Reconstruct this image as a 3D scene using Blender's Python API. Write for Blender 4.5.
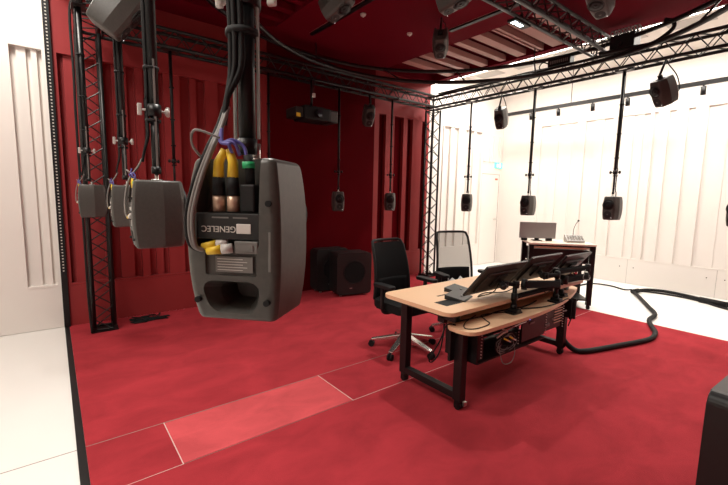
import bpy, bmesh, math, random
from mathutils import Vector, Matrix, Euler
random.seed(7)
SC = bpy.context.scene
COL = SC.collection
PI = math.pi
for o in list(bpy.data.objects): bpy.data.objects.remove(o)

# ------------------------------------------------------------------ camera
cam = bpy.data.cameras.new('camera'); co = bpy.data.objects.new('camera', cam); COL.objects.link(co)
cam.sensor_width = 36; cam.lens = 395.75 / 728 * 36; cam.clip_start = .02
ya, pt, ro = math.radians(38.2127), math.radians(6.8023), math.radians(1.14407)
fw = Vector((math.sin(ya)*math.cos(pt), math.cos(ya)*math.cos(pt), -math.sin(pt)))
rt = Vector((math.cos(ya), -math.sin(ya), 0)); upv = rt.cross(fw)
r_ = rt*math.cos(ro) + upv*math.sin(ro); u_ = -rt*math.sin(ro) + upv*math.cos(ro)
co.matrix_world = Matrix(((r_.x, u_.x, -fw.x, 0), (r_.y, u_.y, -fw.y, 0), (r_.z, u_.z, -fw.z, 1.5), (0, 0, 0, 1)))
SC.camera = co
# ------------------------------------------------------------------ world, exposure
w = bpy.data.worlds.new('world'); SC.world = w; w.use_nodes = True
w.node_tree.nodes['Background'].inputs[0].default_value = (1, .93, .85, 1)
w.node_tree.nodes['Background'].inputs[1].default_value = .01
SC.view_settings.view_transform = 'Standard'; SC.view_settings.look = 'None'
SC.view_settings.gamma = 1; SC.view_settings.use_curve_mapping = False
SC.view_settings.exposure = 0.0
SC.cycles.max_bounces = 8; SC.cycles.diffuse_bounces = 5
SC.cycles.sample_clamp_indirect = 6
# ------------------------------------------------------------------ lamps
def area(name, loc, size, power, col=(1, .93, .84), rot=(0, 0, 0)):
    l = bpy.data.lights.new(name, 'AREA'); l.shape = 'RECTANGLE'; l.size, l.size_y = size
    l.energy = power; l.color = col
    o = bpy.data.objects.new(name, l); COL.objects.link(o); o.location = loc; o.rotation_euler = rot
    return o
def spot(name, loc, target, power, angle=70, blend=.6, rad=.04, col=(1, .93, .84)):
    l = bpy.data.lights.new(name, 'SPOT'); l.energy = power; l.spot_size = math.radians(angle); l.spot_blend = blend
    l.shadow_soft_size = rad; l.color = col
    o = bpy.data.objects.new(name, l); COL.objects.link(o); o.location = loc
    o.rotation_euler = (Vector(target) - Vector(loc)).to_track_quat('-Z', 'Y').to_euler()
    return o
area('ceiling_lamp_right', (6.9, 1.6, 3.87), (.8, 3.0), 118)
area('ceiling_lamp_right', (6.55, 4.15, 3.87), (.5, .8), 85)
area('ceiling_lamp_left', (-.42, 4.2, 3.92), (.35, .9), 62)
area('ceiling_lamp_left', (-1.2, 1.2, 3.92), (.8, 1.6), 98)
for yy in (4.2, 2.9, 1.6, .3):
    spot('track_beam', (7.33, yy, 3.08), (7.9, yy, .2), 27, 110, 1, .12)
for p, q, e in (((2.75, 2.95, 3.50), (2.75, 2.4, 0), 185), ((1.0, 2.0, 3.50), (.8, 1.7, 0), 175), ((4.9, 2.2, 3.2), (4.9, 1.9, 0), 95), ((2.8, .0, 3.50), (2.9, .2, 0), 50), ((4.9, .0, 3.50), (4.9, .1, 0), 135)):
    spot('ceiling_beam', p, q, e, 92, .75, .07, (1, .95, .88))

# ------------------------------------------------------------------ materials
def mat(name, col, rough=.5, metal=0, emit=None, es=1, noise=None, bump=None, spec=None, coat=0):
    m = bpy.data.materials.new(name); m.use_nodes = True; nt = m.node_tree
    b = nt.nodes['Principled BSDF']
    b.inputs['Base Color'].default_value = (*col, 1); b.inputs['Roughness'].default_value = rough
    b.inputs['Metallic'].default_value = metal
    if spec is not None: b.inputs['Specular IOR Level'].default_value = spec
    if coat: b.inputs['Coat Weight'].default_value = coat
    if emit: b.inputs['Emission Color'].default_value = (*emit, 1); b.inputs['Emission Strength'].default_value = es
    tc = nt.nodes.new('ShaderNodeTexCoord')
    if noise:   # (scale, amount, detail)
        n = nt.nodes.new('ShaderNodeTexNoise'); n.inputs['Scale'].default_value = noise[0]; n.inputs['Detail'].default_value = noise[2] if len(noise) > 2 else 3
        nt.links.new(tc.outputs['Object'], n.inputs['Vector'])
        mr = nt.nodes.new('ShaderNodeMapRange'); mr.inputs['From Min'].default_value = .3; mr.inputs['From Max'].default_value = .7
        mr.inputs['To Min'].default_value = 1-noise[1]; mr.inputs['To Max'].default_value = 1+noise[1]
        nt.links.new(n.outputs['Fac'], mr.inputs['Value'])
        mx = nt.nodes.new('ShaderNodeVectorMath'); mx.operation = 'SCALE'; mx.inputs[0].default_value = col
        nt.links.new(mr.outputs[0], mx.inputs['Scale']); nt.links.new(mx.outputs[0], b.inputs['Base Color'])
    if bump:
        n2 = nt.nodes.new('ShaderNodeTexNoise'); n2.inputs['Scale'].default_value = bump[0]
        nt.links.new(tc.outputs['Object'], n2.inputs['Vector'])
        bp = nt.nodes.new('ShaderNodeBump'); bp.inputs['Strength'].default_value = bump[1]; bp.inputs['Distance'].default_value = .01
        nt.links.new(n2.outputs['Fac'], bp.inputs['Height']); nt.links.new(bp.outputs[0], b.inputs['Normal'])
    return m
M = {}
M['white_wall'] = mat('white_wall', (.80, .76, .72), .6, noise=(1.3, .015))
M['white_floor'] = mat('white_floor', (.84, .83, .80), .35, noise=(1.1, .02))
M['white_ceiling'] = mat('white_ceiling', (.78, .74, .69), .7)
M['panel_grey'] = mat('panel_grey', (.50, .48, .45), .8)
M['red_wall'] = mat('red_wall', (.29, .034, .036), .5, noise=(2, .05), spec=.2)
M['shaded_red'] = mat('shaded_red', (.085, .0015, .004), .8, spec=.03)  # wall red darkened so the colour itself carries the shade
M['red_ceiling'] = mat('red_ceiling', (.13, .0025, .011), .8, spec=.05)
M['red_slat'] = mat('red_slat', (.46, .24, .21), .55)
def carpet_mat(name, col):
    m = mat(name, col, .95, spec=.1, bump=(260, .5)); nt = m.node_tree; b = nt.nodes['Principled BSDF']
    tc = nt.nodes.new('ShaderNodeTexCoord'); mp = nt.nodes.new('ShaderNodeMapping'); mp.inputs['Scale'].default_value = (1, 1.6, 1)
    mp.inputs['Rotation'].default_value = (0, 0, .5)
    nt.links.new(tc.outputs['Object'], mp.inputs[0])
    n = nt.nodes.new('ShaderNodeTexNoise'); n.inputs['Scale'].default_value = 2.6; n.inputs['Detail'].default_value = 6; n.inputs['Roughness'].default_value = .62; n.inputs['Distortion'].default_value = .6
    nt.links.new(mp.outputs[0], n.inputs['Vector'])
    n3 = nt.nodes.new('ShaderNodeTexNoise'); n3.inputs['Scale'].default_value = 170; n3.inputs['Detail'].default_value = 2
    nt.links.new(tc.outputs['Object'], n3.inputs['Vector'])
    ad = nt.nodes.new('ShaderNodeMath'); ad.operation = 'MULTIPLY_ADD'; ad.inputs[1].default_value = .25
    nt.links.new(n3.outputs['Fac'], ad.inputs[0]); nt.links.new(n.outputs['Fac'], ad.inputs[2])
    cr = nt.nodes.new('ShaderNodeValToRGB'); cr.color_ramp.elements[0].position = .42; cr.color_ramp.elements[1].position = .80
    cr.color_ramp.elements[0].color = (*[c*.80 for c in col], 1); cr.color_ramp.elements[1].color = (*[c*1.14 for c in col], 1)
    nt.links.new(ad.outputs[0], cr.inputs[0]); nt.links.new(cr.outputs[0], b.inputs['Base Color'])
    return m
M['carpet'] = carpet_mat('carpet_pile', (.37, .033, .043))
M['hatch'] = carpet_mat('hatch_pile', (.58, .085, .095))
M['seam'] = mat('seam', (.62, .45, .42), .5)
M['seam_dark'] = mat('seam_dark', (.28, .20, .18), .6)
M['black'] = mat('black_metal', (.006, .006, .0065), .4, spec=.35)
M['truss'] = mat('truss_black', (.006, .006, .006), .42, spec=.35)
M['truss_grey'] = mat('truss_grey', (.05, .045, .045), .35, .6)
M['plastic'] = mat('black_plastic', (.007, .007, .0075), .5, spec=.3)
M['arm_black'] = mat('arm_black', (.005, .005, .0055), .75, spec=.15)
M['rubber'] = mat('rubber', (.006, .006, .0065), .7, spec=.3)
M['mesh_fabric'] = mat('mesh_fabric', (.006, .006, .0065), .9, spec=.2)
M['spk'] = mat('speaker_grey', (.062, .060, .054), .42, noise=(90, .10))
M['spk_dark'] = mat('speaker_dark', (.010, .010, .010), .6)
M['grey_knob'] = mat('grey_knob', (.55, .53, .50), .35)
M['silver'] = mat('silver', (.62, .60, .57), .28, .9)
M['alu'] = mat('polished_aluminium', (.72, .70, .68), .22, .9)
M['wood'] = mat('pale_wood', (.72, .47, .29), .45)
M['wood_edge'] = M['wood']
M['yellow'] = mat('yellow', (.80, .55, .03), .5)
M['brass'] = mat('tan_plug', (.60, .42, .30), .35, .4)
M['purple'] = mat('violet_cable', (.10, .09, .34), .5)
M['green'] = mat('green_tip', (.02, .45, .16), .5)
M['cable_grey'] = mat('cable_grey', (.20, .19, .18), .5)
M['label'] = mat('label_white', (.62, .60, .56), .5)
M['label_grey'] = mat('label_grey', (.16, .155, .145), .5)
M['label_black'] = mat('label_black', (.014, .014, .014), .42, spec=.4)
M['screen'] = mat('screen', (.01, .01, .012), .15)
M['monitor_back'] = mat('monitor_back', (.010, .009, .009), .4)
M['cart_pale'] = mat('cart_pale', (.82, .70, .58), .5)
M['grey_panel'] = mat('grey_panel', (.36, .35, .34), .35, .3)
M['exit'] = mat('exit_sign', (.05, .7, .5), .4, emit=(.25, .85, .65), es=1.0)
M['exit_white'] = mat('exit_white', (.9, .9, .9), .4, emit=(1, 1, 1), es=1.2)
M['led'] = mat('led_strip', (1, 1, 1), .4, emit=(1, .95, .88), es=16)
M['lamp'] = mat('lamp_led', (1, 1, 1), .4, emit=(.75, .9, 1), es=9)
M['blue_led'] = mat('blue_led', (.1, .2, 1), .4, emit=(.1, .2, 1), es=5)
M['glass'] = mat('lens_glass', (.02, .02, .03), .05)
M['red_sticker'] = mat('red_sticker', (.8, .15, .10), .5)
M['cloth'] = mat('grey_cloth', (.42, .41, .40), .8)
def mesh_see():
    m = mat('chair_mesh', (.02, .02, .02), .8); nt = m.node_tree; b = nt.nodes['Principled BSDF']
    tr = nt.nodes.new('ShaderNodeBsdfTransparent'); mx = nt.nodes.new('ShaderNodeMixShader'); mx.inputs[0].default_value = .55
    nt.links.new(tr.outputs[0], mx.inputs[1]); nt.links.new(b.outputs[0], mx.inputs[2])
    nt.links.new(mx.outputs[0], nt.nodes['Material Output'].inputs[0]); return m
M['see_mesh'] = mesh_see()

# ------------------------------------------------------------------ helpers
def link(name, me, m, parent=None, loc=None, rot=None):
    o = bpy.data.objects.new(name, me); COL.objects.link(o)
    if m is not None: me.materials.clear(); me.materials.append(m)
    if parent: o.parent = parent
    if loc: o.location = loc
    if rot: o.rotation_euler = rot
    return o
class MB:
    def __init__(s): s.bm = bmesh.new()
    def box(s, a, b, bev=0, T=None):
        a, b = Vector(a), Vector(b); t = bmesh.new()
        bmesh.ops.create_cube(t, size=1)
        for v in t.verts: v.co = Vector(((a.x+b.x)/2 + v.co.x*(b.x-a.x), (a.y+b.y)/2 + v.co.y*(b.y-a.y), (a.z+b.z)/2 + v.co.z*(b.z-a.z)))
        if bev: bmesh.ops.bevel(t, geom=t.edges[:], offset=bev, segments=2, profile=.5, affect='EDGES')
        return s._add(t, T)
    def _add(s, t, T=None, smooth=False):
        if T is not None: bmesh.ops.transform(t, matrix=T, verts=t.verts)
        if smooth:
            for f in t.faces: f.smooth = True
        bmesh.ops.recalc_face_normals(t, faces=t.faces[:])
        me = bpy.data.meshes.new('tmp'); t.to_mesh(me); t.free(); s.bm.from_mesh(me); bpy.data.meshes.remove(me); return s
    def tube(s, pts, r, n=8, cap=True, T=None):
        pts = [Vector(p) for p in pts]; t = bmesh.new(); rings = []
        rs = r if isinstance(r, (list, tuple)) else [r]*len(pts)
        d0 = (pts[1]-pts[0]).normalized()
        a = Vector((0, 0, 1)) if abs(d0.z) < .9 else Vector((1, 0, 0))
        x = d0.cross(a).normalized()
        for i, p in enumerate(pts):
            if i == 0: d = pts[1]-pts[0]
            elif i == len(pts)-1: d = pts[-1]-pts[-2]
            else: d = (pts[i+1]-p).normalized() + (p-pts[i-1]).normalized()
            d.normalize(); x = (x - d*x.dot(d)).normalized(); y = d.cross(x)
            rings.append([t.verts.new(p + x*rs[i]*math.cos(2*PI*k/n) + y*rs[i]*math.sin(2*PI*k/n)) for k in range(n)])
        for i in range(len(rings)-1):
            for k in range(n): t.faces.new((rings[i][k], rings[i][(k+1) % n], rings[i+1][(k+1) % n], rings[i+1][k]))
        for f in t.faces: f.smooth = n > 5
        if cap: t.faces.new(rings[0][::-1]); t.faces.new(rings[-1])
        return s._add(t, T)
    def cyl(s, a, b, r, n=16, r2=None, T=None): return s.tube([a, b], [r, r if r2 is None else r2], n, True, T)
    def prism(s, poly, z0, z1, bev=0, T=None):
        t = bmesh.new(); lo = [t.verts.new((x, y, z0)) for x, y in poly]; hi = [t.verts.new((x, y, z1)) for x, y in poly]
        n = len(poly); t.faces.new(lo[::-1]); t.faces.new(hi)
        for i in range(n): t.faces.new((lo[i], lo[(i+1) % n], hi[(i+1) % n], hi[i]))
        if bev:
            es = [e for e in t.edges if abs(e.verts[0].co.z-e.verts[1].co.z) < 1e-6]
            bmesh.ops.bevel(t, geom=es, offset=bev, segments=2, profile=.5, affect='EDGES')
        return s._add(t, T)
    def ball(s, c, r, sc=(1, 1, 1), T=None):
        t = bmesh.new(); bmesh.ops.create_uvsphere(t, u_segments=14, v_segments=8, radius=r)
        for v in t.verts: v.co = Vector((v.co.x*sc[0]+c[0], v.co.y*sc[1]+c[1], v.co.z*sc[2]+c[2]))
        return s._add(t, T, True)
    def build(s, name, m, parent=None, loc=None, rot=None):
        me = bpy.data.meshes.new(name); s.bm.to_mesh(me); s.bm.free()
        return link(name, me, m, parent, loc, rot)
def thing(name, label, cat, loc=(0, 0, 0), rot=(0, 0, 0), group=None):
    o = bpy.data.objects.new(name, None); COL.objects.link(o); o.location = loc; o.rotation_euler = rot
    o.empty_display_size = .05
    o['label'] = label; o['category'] = cat
    if group: o['group'] = group
    return o
def tag(o, label, cat, group=None):
    o['label'] = label; o['category'] = cat
    if group: o['group'] = group
    return o
def struct(o): o['kind'] = 'structure'; return o
def kids(o): return [c for c in bpy.data.objects if c.parent == o]
def copy_tree(o, parent=None):
    c = o.copy(); COL.objects.link(c)
    if parent: c.parent = parent
    for ch in kids(o): copy_tree(ch, c)
    return c
def dup(o, label, loc=None, rot=None, group=None):
    c = copy_tree(o); c['label'] = label
    if loc is not None: c.location = loc
    if rot is not None: c.rotation_euler = rot
    if group: c['group'] = group
    return c
def smooth_pts(P, n=8):
    P = [Vector(p) for p in P]; out = []
    for i in range(len(P)-1):
        p0, p1, p2, p3 = P[max(i-1, 0)], P[i], P[i+1], P[min(i+2, len(P)-1)]
        for k in range(n):
            t = k/n
            out.append(.5*((2*p1)+(-p0+p2)*t+(2*p0-5*p1+4*p2-p3)*t*t+(-p0+3*p1-3*p2+p3)*t**3))
    out.append(P[-1]); return out
def rrect(x0, y0, x1, y1, r, n=5):
    out = []
    for cx, cy, a in ((x1-r, y1-r, 0), (x0+r, y1-r, 90), (x0+r, y0+r, 180), (x1-r, y0+r, 270)):
        for k in range(n+1):
            t = math.radians(a+90*k/n); out.append((cx+r*math.cos(t), cy+r*math.sin(t)))
    return out
def text_mesh(s, size, depth=.0005):
    cu = bpy.data.curves.new('txt', 'FONT'); cu.body = s; cu.size = size; cu.extrude = depth; cu.align_x = 'CENTER'; cu.align_y = 'CENTER'
    o = bpy.data.objects.new('txt', cu); COL.objects.link(o)
    dg = bpy.context.evaluated_depsgraph_get(); me = bpy.data.meshes.new_from_object(o.evaluated_get(dg))
    bpy.data.objects.remove(o); return me
def bake(o):
    dg = bpy.context.evaluated_depsgraph_get(); dg.update()
    me = bpy.data.meshes.new_from_object(o.evaluated_get(dg)); o.modifiers.clear(); o.data = me; return o

# ================================================================== STRUCTURE
W1, W2X = 5.33, 8.16          # face of the far wall, face of the right wall
XL, XR = .05, 5.72            # red zone
# floor
struct(MB().box((-3.2, -3.2, -.12), (W2X+.3, W1+.3, -.004)).build('floor', M['white_floor']))
# walls built as face panels + recessed bays with slats
def relief_wall(name, mt, x0, x1, bays, slats, z0, z1, zb=.455, zt=2.895, depth=.09, axis='y', pos=W1):
    """wall whose face lies at pos; bays = [(a,b)] recessed; slats=[(a,b,protrusion)]"""
    m = MB()
    def bx(a, b, c, d, za, zb_):   # a..b along, c..d depth behind the face
        if axis == 'y': m.box((a, pos+c, za), (b, pos+d, zb_))
        else: m.box((pos+c, a, za), (pos+d, b, zb_))
    bx(x0, x1, depth, depth+.1, z0, z1)
    cur = x0
    for a, b in bays:
        if a > cur: bx(cur, a, 0, depth, z0, z1)
        bx(a, b, 0, depth, z0, zb-.008); bx(a, b, .006, depth, zb-.008, zb)
        bx(a, b, 0, depth, zb, zb+.02); bx(a, b, 0, depth, zt, z1)
        cur = b
    if cur < x1: bx(cur, x1, 0, depth, z0, z1)
    for a, b, p in slats: bx(a, b, depth-p, depth, zb+.02, zt)
    return struct(m.build(name, mt))
relief_wall('wall_far_left', M['white_wall'], -3.2, .028, [(-1.9, -.62), (-.25, .0)], [(-1.8, -1.6, .05), (-1.4, -1.2, .05), (-1.0, -.8, .06), (-.20, -.125, .05), (-.085, -.04, .06)], 0, 4.1)
wfc = relief_wall('wall_far_centre', M['red_wall'], .028, XR, [(.12, 2.35), (2.43, 4.365), (4.42, 5.66)],
    [(.17, .29, .05), (.45, .52, .07), (.60, .74, .045), (.82, .90, .07), (.98, 1.06, .04), (1.12, 1.30, .07), (1.42, 1.50, .045), (1.60, 1.76, .07), (1.90, 1.98, .05), (2.12, 2.24, .07),
     (4.42, 4.48, .085), (4.64, 4.84, .08), (5.06, 5.16, .08), (5.29, 5.53, .085)], 0, 3.72)
MB().box((4.425, W1+.078, .48), (5.655, W1+.0895, 2.89)).build('bay_gap_shade', M['shaded_red'], wfc)  # dark sheet standing in for the shade between the slats
struct(MB().box((2.432, W1-.012, .0), (4.363, W1+.05, 3.58)).build('trim_10', M['shaded_red']))  # flat centre panel, its shade painted in as a darker red
struct(MB().box((2.42, W1-.006, .46), (2.43, W1+.002, 3.6)).box((4.365, W1-.008, 0), (4.38, W1+.002, 3.6)).build('trim_1', M['red_wall']))
relief_wall('wall_far_right', M['white_wall'], XR, W2X+.2, [(6.12, 7.40)],
    [(6.12, 6.14, .08), (6.38, 6.48, .045), (6.62, 6.85, .05), (6.95, 7.02, .03), (7.12, 7.20, .05)], 0, 4.1, depth=.06)
bm = MB()   # shallow flutes over the door
for a, b in ((7.46, 7.56), (7.66, 7.72), (7.80, 7.95), (8.03, 8.12)): bm.box((a, W1-.03, 2.30), (b, W1+.02, 2.86))
struct(bm.build('trim_2', M['white_wall']))
sl = []; y = .0
yb = -2.9
while yb < 4.35:
    wd = random.choice((.06, .1, .16, .22)); sl.append((yb, min(yb+wd, 4.42), random.choice((.01, .02, .032)))); yb += wd + random.choice((.05, .09, .16))
w2 = relief_wall('wall_right', M['white_wall'], -3.2, W1+.2, [(-3.0, 4.42)], sl, 0, 4.1, zb=.44, zt=3.0, depth=.035, axis='x', pos=W2X)
bm = MB()
for yy in (4.0, 2.62, 1.38, .1, -1.2): bm.box((W2X-.002, yy-.003, .0), (W2X+.004, yy+.003, .44))
bm.build('panel_joint', M['panel_grey'], w2)
for yy in (2.62, 1.38, .1):
    for d in (-.10, .12): MB().cyl((W2X-.004, yy+d, .30), (W2X+.004, yy+d, .30), .008).build('screw', M['black'], w2)
struct(MB().box((W2X-.015, -3.2, 3.30), (W2X+.01, W1, 3.34)).build('trim_3', M['white_wall']))
struct(MB().box((-3.3, -3.3, 0), (-3.2, W1+.2, 4.1)).build('wall_left', M['white_wall']))
struct(MB().box((-3.3, -3.3, 0), (W2X+.3, -3.2, 4.1)).build('wall_near', M['red_wall']))
struct(MB().box((-3.3, -3.3, 3.95), (XL, W1+.3, 4.1)).build('ceiling_left', M['white_ceiling']))
cr_ = struct(MB().box((XR, -3.3, 3.9), (W2X+.3, W1+.3, 4.1)).build('ceiling_right', M['white_ceiling']))
bm = MB(); 
for row, xx in enumerate((6.15, 6.75, 7.35)):
    yy = -2.6 + .2*row
    while yy < 5.0: bm.box((xx, yy, 3.893), (xx+.28, yy+.5, 3.905)); yy += .78
bm.build('acoustic_panel', M['panel_grey'], cr_)
# red ceiling: recessed slatted bay by the right edge
bm = MB(); ZC = 3.585
bays = [(4.46, 5.62, 2.5, 5.2), (.9, 2.35, 2.6, 4.9)]
bm.box((XL, -3.2, ZC+.13), (XR, W1+.1, ZC+.25))
def ceil_cells():
    xs = [XL, .9, 2.35, 4.46, 5.62, XR]; ys = [-3.2, 2.5, 2.6, 4.9, 5.2, W1]
    for i in range(5):
        for j in range(5):
            cx_, cy_ = (xs[i]+xs[i+1])/2, (ys[j]+ys[j+1])/2
            if not any(a < cx_ < b and c < cy_ < d for a, b, c, d in bays): bm.box((xs[i], ys[j], ZC), (xs[i+1], ys[j+1], ZC+.13))
ceil_cells()
cc = struct(bm.build('ceiling_centre', M['red_ceiling']))
bm = MB()
for a, b in ((2.55, 2.66), (2.82, 2.97), (3.10, 3.14), (3.17, 3.20), (3.37, 3.51), (3.70, 3.80), (4.02, 4.14), (4.38, 4.47), (4.70, 4.84)): bm.box((4.46, a, ZC+.02), (5.62, b, ZC+.10))
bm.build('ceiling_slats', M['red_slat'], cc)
bm = MB()
for k in range(8): bm.box((.9, 2.7+k*.28, ZC+.02), (2.35, 2.8+k*.28, ZC+.10))
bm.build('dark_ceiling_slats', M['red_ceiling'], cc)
struct(MB().box((XL-.02, -3.2, ZC), (XL, W1, 3.95)).build('trim_4', M['red_ceiling']))
struct(MB().box((XR, -3.2, ZC-.01), (XR+.02, W1, 3.9)).build('trim_5', M['white_ceiling']))
tag(MB().box((XR+.022, -3.0, ZC-.005), (XR+.055, 5.28, ZC+.03)).build('led_strip', M['led']), 'long glowing white light strip along the edge where red ceiling meets white', 'strip light')
# vertical perforated black strip between white and red wall
ts = struct(MB().box((.028, W1-.035, 0), (.084, W1-.001, 3.95)).build('trim_6', M['black']))
bm = MB()
for k in range(100): bm.box((.048, W1-.0375, .62+k*.033), (.062, W1-.034, .632+k*.033))
o = bm.build('strip_holes', M['grey_knob'], ts)
# carpet, hatch, seams
CX0, CX1 = .072, 5.712
cp = MB()
cp.box((CX0, 2.695, -.01), (CX1, W1-.001, 0)); cp.box((CX0, 2.2, -.01), (.487, 2.695, 0)); cp.box((1.663, 2.2, -.01), (CX1, 2.695, 0)); cp.box((CX0, -3.1, -.01), (CX1, 2.2, 0))
tag(cp.build('carpet', M['carpet']), 'large deep red carpet covering the floor between the white floor areas', 'carpet')
tag(MB().box((.492, 2.206, -.01), (1.658, 2.690, .0005)).build('floor_hatch', M['hatch']), 'lighter bright red rectangular carpeted floor hatch with pale edges', 'floor hatch')
struct(MB().box((.487, 2.2, -.01), (.4925, 2.695, .0015)).box((1.6575, 2.2, -.01), (1.663, 2.695, .0015)).box((1.66, 2.1985, -.01), (CX1, 2.2025, .0015)).box((CX0, 2.1985, -.01), (.49, 2.2020, .001)).build('trim_7', M['seam']))
struct(MB().box((CX0, 2.6925, -.01), (CX1, 2.6975, .001)).box((-3, 2.6925, -.01), (CX0, 2.6975, -.003)).box((.49, 2.1990, -.01), (1.66, 2.2015, .0008)).build('trim_8', M['seam_dark']))
struct(MB().box((.030, -3.1, -.01), (.071, W1-.03, .001)).build('trim_9', M['black']))
# door at the far right of the far wall
DX0, DX1, DZ = 7.45, 8.08, 2.02
d = struct(MB().box((DX0, W1-.012, .005), (DX1, W1, DZ)).build('door_1', M['white_wall']))
MB().box((DX1, W1-.014, 0), (DX1+.012, W1-.001, DZ+.01)).box((DX0, W1-.014, DZ), (DX1+.01, W1-.001, DZ+.008)).build('door_gap', M['seam_dark'], d)
MB().box((8.0, W1-.05, 1.0), (8.02, W1-.012, 1.03)).box((7.9, W1-.06, 1.0), (8.02, W1-.045, 1.025)).build('door_handle', M['label'], d)
MB().box((7.93, W1-.016, 1.90), (8.03, W1-.012, 1.94)).build('sticker', M['red_sticker'], d)

# ================================================================== TRUSS
def truss(label, p0, p1, s=.22, m='truss', r=.019, lr=.0065, name='truss_beam', cat='truss', pitch=.27, base=False):
    p0, p1 = Vector(p0), Vector(p1); L = (p1-p0).length; d = (p1-p0).normalized()
    q = d.to_track_quat('X', 'Z') if abs(d.z) < .9 else Euler((0, -PI/2, 0)).to_quaternion()
    t = thing(name, label, cat, p0, q.to_euler())
    h = s/2 - r; cs = [(h, h), (-h, h), (-h, -h), (h, -h)]
    for a, b in cs: MB().tube([(0, a, b), (L, a, b)], r, 10).build('chord', M[m], t)
    bm = MB(); n = max(2, round(L/pitch)); st = L/n
    for f in range(4):
        A, B = cs[f], cs[(f+1) % 4]
        if f % 2: A, B = B, A
        for k in range(n):
            x0, x1 = k*st, (k+1)*st
            xm = (x0+x1)/2
            bm.tube([(x0, *A), (xm, *B)], lr, 5, False); bm.tube([(xm, *B), (x1, *A)], lr, 5, False)
        bm.tube([(.02, *A), (.02, *B)], lr*1.6, 6, False); bm.tube([(L-.02, *A), (L-.02, *B)], lr*1.6, 6, False)
    bm.build('lacing', M[m], t)
    if base:
        MB().box((0, -s/2-.01, -s/2-.01), (.012, s/2+.01, s/2+.01)).build('base_plate', M['black'], t)
        MB().box((.012, -s/2-.005, -s/2-.005), (.05, s/2+.005, -s/2+.03)).box((.012, -s/2-.005, s/2-.03), (.05, s/2+.005, s/2+.005)).build('foot_rail', M['black'], t)
    return t
TX0, TX1, TY, TY0, TZ = .37, 5.54, 5.02, -.6, 3.17
truss('black lattice truss tower at the left end of the red wall', (TX0, TY, 0), (TX0, TY, TZ-.12), name='truss_tower', base=True, cat='truss')
truss('black lattice truss tower in front of the edge between red and white wall', (TX1, TY+.06, 0), (TX1, TY+.06, TZ-.12), name='truss_tower', base=True)
truss('black overhead truss running along the red far wall', (TX0+.12, TY+.02, TZ), (TX1-.12, TY+.02, TZ))
truss('black overhead truss on the left carrying the nearest poles', (TX0, TY0, TZ), (TX0, TY+.12, TZ))
truss('black overhead truss running along the white right side', (TX1, TY0, TZ), (TX1, TY+.17, TZ))
truss('grey metal truss bridging across under the red ceiling', (TX0-.1, 2.3, 3.405), (TX1+.12, 2.3, 3.405), m='truss_grey', lr=.008)
def corner(x, y):
    return MB().box((x-.115, y-.115, TZ-.122), (x+.115, y+.115, TZ-.112))
# ring rail
UPR, LOR = (3.06, 2.53, 2.45, 3.40), (3.11, 2.39, 2.04, 3.11)
def ring_at(R_, a): return (R_[0]+R_[2]*math.cos(a), R_[1]+R_[2]*math.sin(a), R_[3])
rg = thing('ring_rail', 'large black circular double rail hanging under the red ceiling', 'rail', (0, 0, 0))
MB().tube([ring_at(UPR, 2*PI*k/96) for k in range(97)], .026, 8, False).build('upper_tube', M['black'], rg)
MB().tube([ring_at(LOR, 2*PI*k/96) for k in range(97)], .026, 8, False).build('lower_tube', M['black'], rg)
for k in range(14):
    a = 2*PI*(k+.55)/14
    MB().cyl(ring_at(LOR, a), ring_at(UPR, a), .011, 8).build('strut', M['black'], rg)
    if k % 3 == 0: MB().cyl(ring_at(UPR, a), (*ring_at(UPR, a)[:2], ZC), .008, 8).build('hanger', M['black'], rg)

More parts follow.
